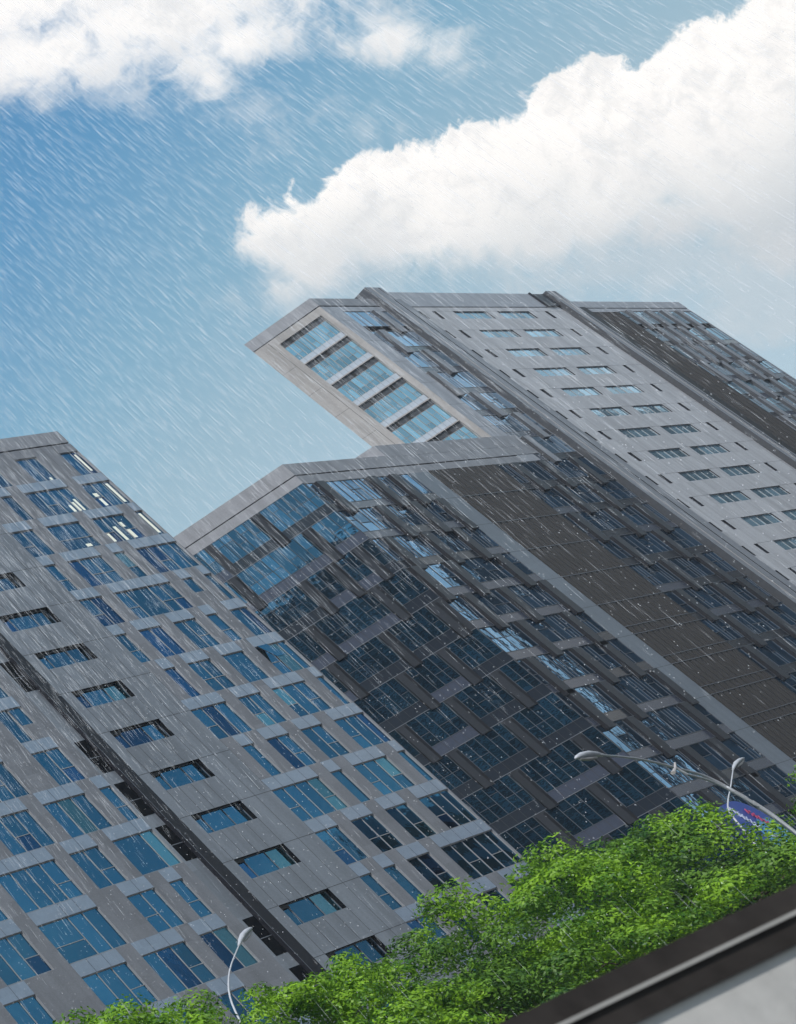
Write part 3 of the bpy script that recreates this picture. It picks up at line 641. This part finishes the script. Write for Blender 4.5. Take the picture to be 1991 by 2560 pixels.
# ------------------------------------------------------------------ trees
def make_tree(seed, hh, rad, lm, nclump, nleaf, lsz):
    r = random.Random(seed); t = MB()
    t.tube([(0, 0, 0), (.05, .05, 1.2), (0, 0, 2.4)], [.2, .16, .14], 'bark', 8)
    cl = []
    for i in range(9):
        a = i * 2.4 + r.uniform(-.4, .4); el = r.uniform(.5, 1.15); L_ = rad * r.uniform(.65, .95)
        p = Vector((0, 0, r.uniform(1.9, 2.6))); v = Vector((math.cos(a) * math.cos(el), math.sin(a) * math.cos(el), math.sin(el)))
        q_ = p + v * L_ * .55; e2 = q_ + Vector((v.x, v.y, v.z * .5)) * L_ * .6
        t.tube([p, q_, e2], [.085, .05, .018], 'bark', 6)
        for j in range(3):
            f_ = q_.lerp(e2, r.random()); dd = Vector((r.uniform(-1, 1), r.uniform(-1, 1), r.uniform(-.1, .9))); e3 = f_ + dd * rad * .35
            t.tube([f_, e3], [.03, .01], 'bark', 5); cl.append(e3)
    c = MB(); zb = 2.2
    while len(cl) < nclump:
        a = r.uniform(0, 6.283); z = r.uniform(0, 1); env = math.sin(math.pi * min(1, .22 + z * .78)) ** .7 if z > .15 else .75
        q_ = rad * env * math.sqrt(r.uniform(.2, 1)); cl.append(Vector((math.cos(a) * q_, math.sin(a) * q_, zb + (hh - zb) * z * r.uniform(.88, 1.0))))
    for p in cl:
        s = r.uniform(.65, 1.25); hx, hz = s * .95, s * .62
        for _ in range(int(nleaf * s * s)):
            o_ = Vector((r.gauss(0, 1), r.gauss(0, 1), r.gauss(.35, 1))).normalized(); k_ = r.uniform(.62, 1.08) * (1 + .18 * math.sin(5 * o_.x + 3 * p.x) * math.cos(4 * o_.y + p.y))
            cpt = p + Vector((o_.x * hx * k_, o_.y * hx * k_, o_.z * hz * k_))
            n = (o_ + Vector((r.gauss(0, .38), r.gauss(0, .38), r.gauss(.1, .38)))).normalized(); u = n.orthogonal().normalized(); u.rotate(Matrix.Rotation(r.uniform(0, 6.28), 3, n)); v = n.cross(u)
            L_, Wd = lsz * r.uniform(.7, 1.4), lsz * r.uniform(.4, .6)
            c.face([cpt - u * L_, cpt + v * Wd, cpt + u * L_, cpt - v * Wd], lm)
    to = t.build('trunk', None, True); cr = c.build('crown'); return to, cr
protos = [make_tree(1, 8.9, 4.0, 'leaf', 62, 420, .085), make_tree(2, 9.1, 3.8, 'leaf', 60, 420, .085), make_tree(3, 8.6, 4.1, 'leaf2', 62, 420, .09)]
TR = [  # x, y, height scale, which, label
 (43.5, 28.5, 1.08, 0, 'leafy green street tree whose tip shows at the bottom left corner'),
 (49.5, 29.0, .93, 1, 'green street tree beside the lower left slim lamp, cut by the bottom edge'),
 (53.0, 28.3, .93, 0, 'street tree filling the low gap right of the lower left slim lamp'),
 (56.5, 27.5, .90, 0, 'bright green street tree below the dark vertical fin of the left block'),
 (61.0, 28.0, .92, 2, 'street tree in front of the last deep window of the left block'),
 (66.5, 28.0, .97, 1, 'street tree at the foot of the left block, right of its punched windows'),
 (72.0, 27.5, 1.0, 0, 'street tree covering the right corner foot of the left block'),
 (77.5, 28.5, 1.03, 1, 'street tree at the foot of the podium beside the left block'),
 (82.5, 28.0, 1.06, 2, 'darker street tree below the podium corner'),
 (85.4, 28.0, 1.04, 0, 'tallest-looking bright street tree left of the blue sign'),
 (91.5, 28.5, .64, 1, 'low street tree directly below the blue round-topped sign'),
 (97.5, 28.5, .56, 2, 'small dark street tree in front of the blue sign base'),
 (106.5, 27.0, 1.14, 0, 'bright green tree entering at the right edge beside the arching lamp'),
 (111.5, 30.0, .8, 1, 'street tree at the far right behind the small road sign')]
used = set()
for x, y, s, w_, lab in TR:
    s *= 1.01
    e_ = empty('street_tree', (x, y, .1), lab, 'tree', 'street trees in front of the buildings')
    for src in protos[w_]:
        if w_ in used: o = src.copy(); C.objects.link(o)
        else: o = src
        o.parent = e_; o.scale = (s * 1.0, s * 1.0, s); o.rotation_euler = (0, 0, random.uniform(0, 6.28) * (1 if o.parent else 1))
    used.add(w_)
# ------------------------------------------------------------------ roadside barrier
A_, B_ = Vector((8.504, 3.743, 0)), Vector((10.71, 3.265, 0)); dr = (B_ - A_).normalized()
FR = Fac(A_, dr, 1.0)
e_ = empty('roadside_barrier', (A_.x, A_.y, 0), 'pale concrete roadside wall under a dark rail with thin light strip, lower right corner', 'barrier')
b = MB(); FR.box(b, -12, 70, -EZ, .02, -.4, 0, 'conc'); b.build('concrete_wall', e_)
b = MB(); FR.box(b, -12, 70, .021, .155, -.3, .03, 'rail'); FR.box(b, -12, 70, .178, .30, -.3, .02, 'rail'); b.build('rail', e_)
b = MB(); FR.box(b, -12, 70, .155, .178, -.28, .05, 'stripe'); b.build('light_strip', e_)
# ------------------------------------------------------------------ rain
rr = random.Random(5)
RM = bpy.data.materials.new('rain_water'); RM.use_nodes = True; T = NT(RM.node_tree)
df = T.add('ShaderNodeBsdfDiffuse', {'Color': (.85, .88, .92, 1)}).outputs[0]; tr = T.add('ShaderNodeBsdfTransparent').outputs[0]
T.add('ShaderNodeOutputMaterial', {'Surface': T.add('ShaderNodeMixShader', {0: .45, 1: tr, 2: df}).outputs[0]}); MT['rain'] = RM
def drop(mb, p, L_, wd):
    x, y, z = p; a = rr.uniform(0, 6.28)
    mid = [(x + wd * math.cos(a + k * 2.0944), y + wd * math.sin(a + k * 2.0944), z + L_ * .35) for k in range(3)]
    top, bot = (x, y, z + L_), (x, y, z)
    ln = L_ * .14; top = (x + ln, y, z + L_); mid = [(a_ + ln * .35, b_, c_) for a_, b_, c_ in mid]
    for i in range(3): mb.face([bot, mid[(i + 1) % 3], mid[i]], 'rain'); mb.face([top, mid[i], mid[(i + 1) % 3]], 'rain')
rb = MB()
for i in range(85000):
    r_ = 16 + 44 * rr.random() ** .8; a = math.radians(rr.uniform(2, 38)); el = math.radians(rr.uniform(0, 42))
    p = (r_ * math.cos(a) * math.cos(el), r_ * math.sin(a) * math.cos(el), EZ + r_ * math.sin(el))
    if rr.random() > min(1, .10 + el / .34): continue
    if rr.random() < min(1, max(.05, (el - .18) / .25)): drop(rb, p, rr.uniform(.12, .60) * r_ / 32, rr.uniform(.0006, .0014) * r_ / 20)
    elif rr.random() < .3: drop(rb, p, rr.uniform(.012, .024) * r_ / 25, rr.uniform(.002, .0045) * r_ / 20)
tag(rb.build('rain'), 'fine rain falling between the street and the buildings', 'rain', kind='stuff')
# ------------------------------------------------------------------ rain mist
hm = MB(); X0, X1, Y0, Y1, Z0, Z1 = -60, 520, -100, 160, -1, 104.5
hm.hexa([(X0, Y0, Z0), (X1, Y0, Z0), (X1, Y1, Z0), (X0, Y1, Z0), (X0, Y0, Z1), (X1, Y0, Z1), (X1, Y1, Z1), (X0, Y1, Z1)], 'joint')
ho = hm.build('haze'); HM = bpy.data.materials.new('rain_mist'); HM.use_nodes = True; T = NT(HM.node_tree)
T.add('ShaderNodeOutputMaterial', {'Volume': T.add('ShaderNodeVolumePrincipled', {'Color': (.86, .91, .96, 1), 'Density': .00030, 'Anisotropy': .2}).outputs[0]})
ho.data.materials.clear(); ho.data.materials.append(HM); tag(ho, 'thin pale rain mist filling the street air', 'mist', kind='stuff')
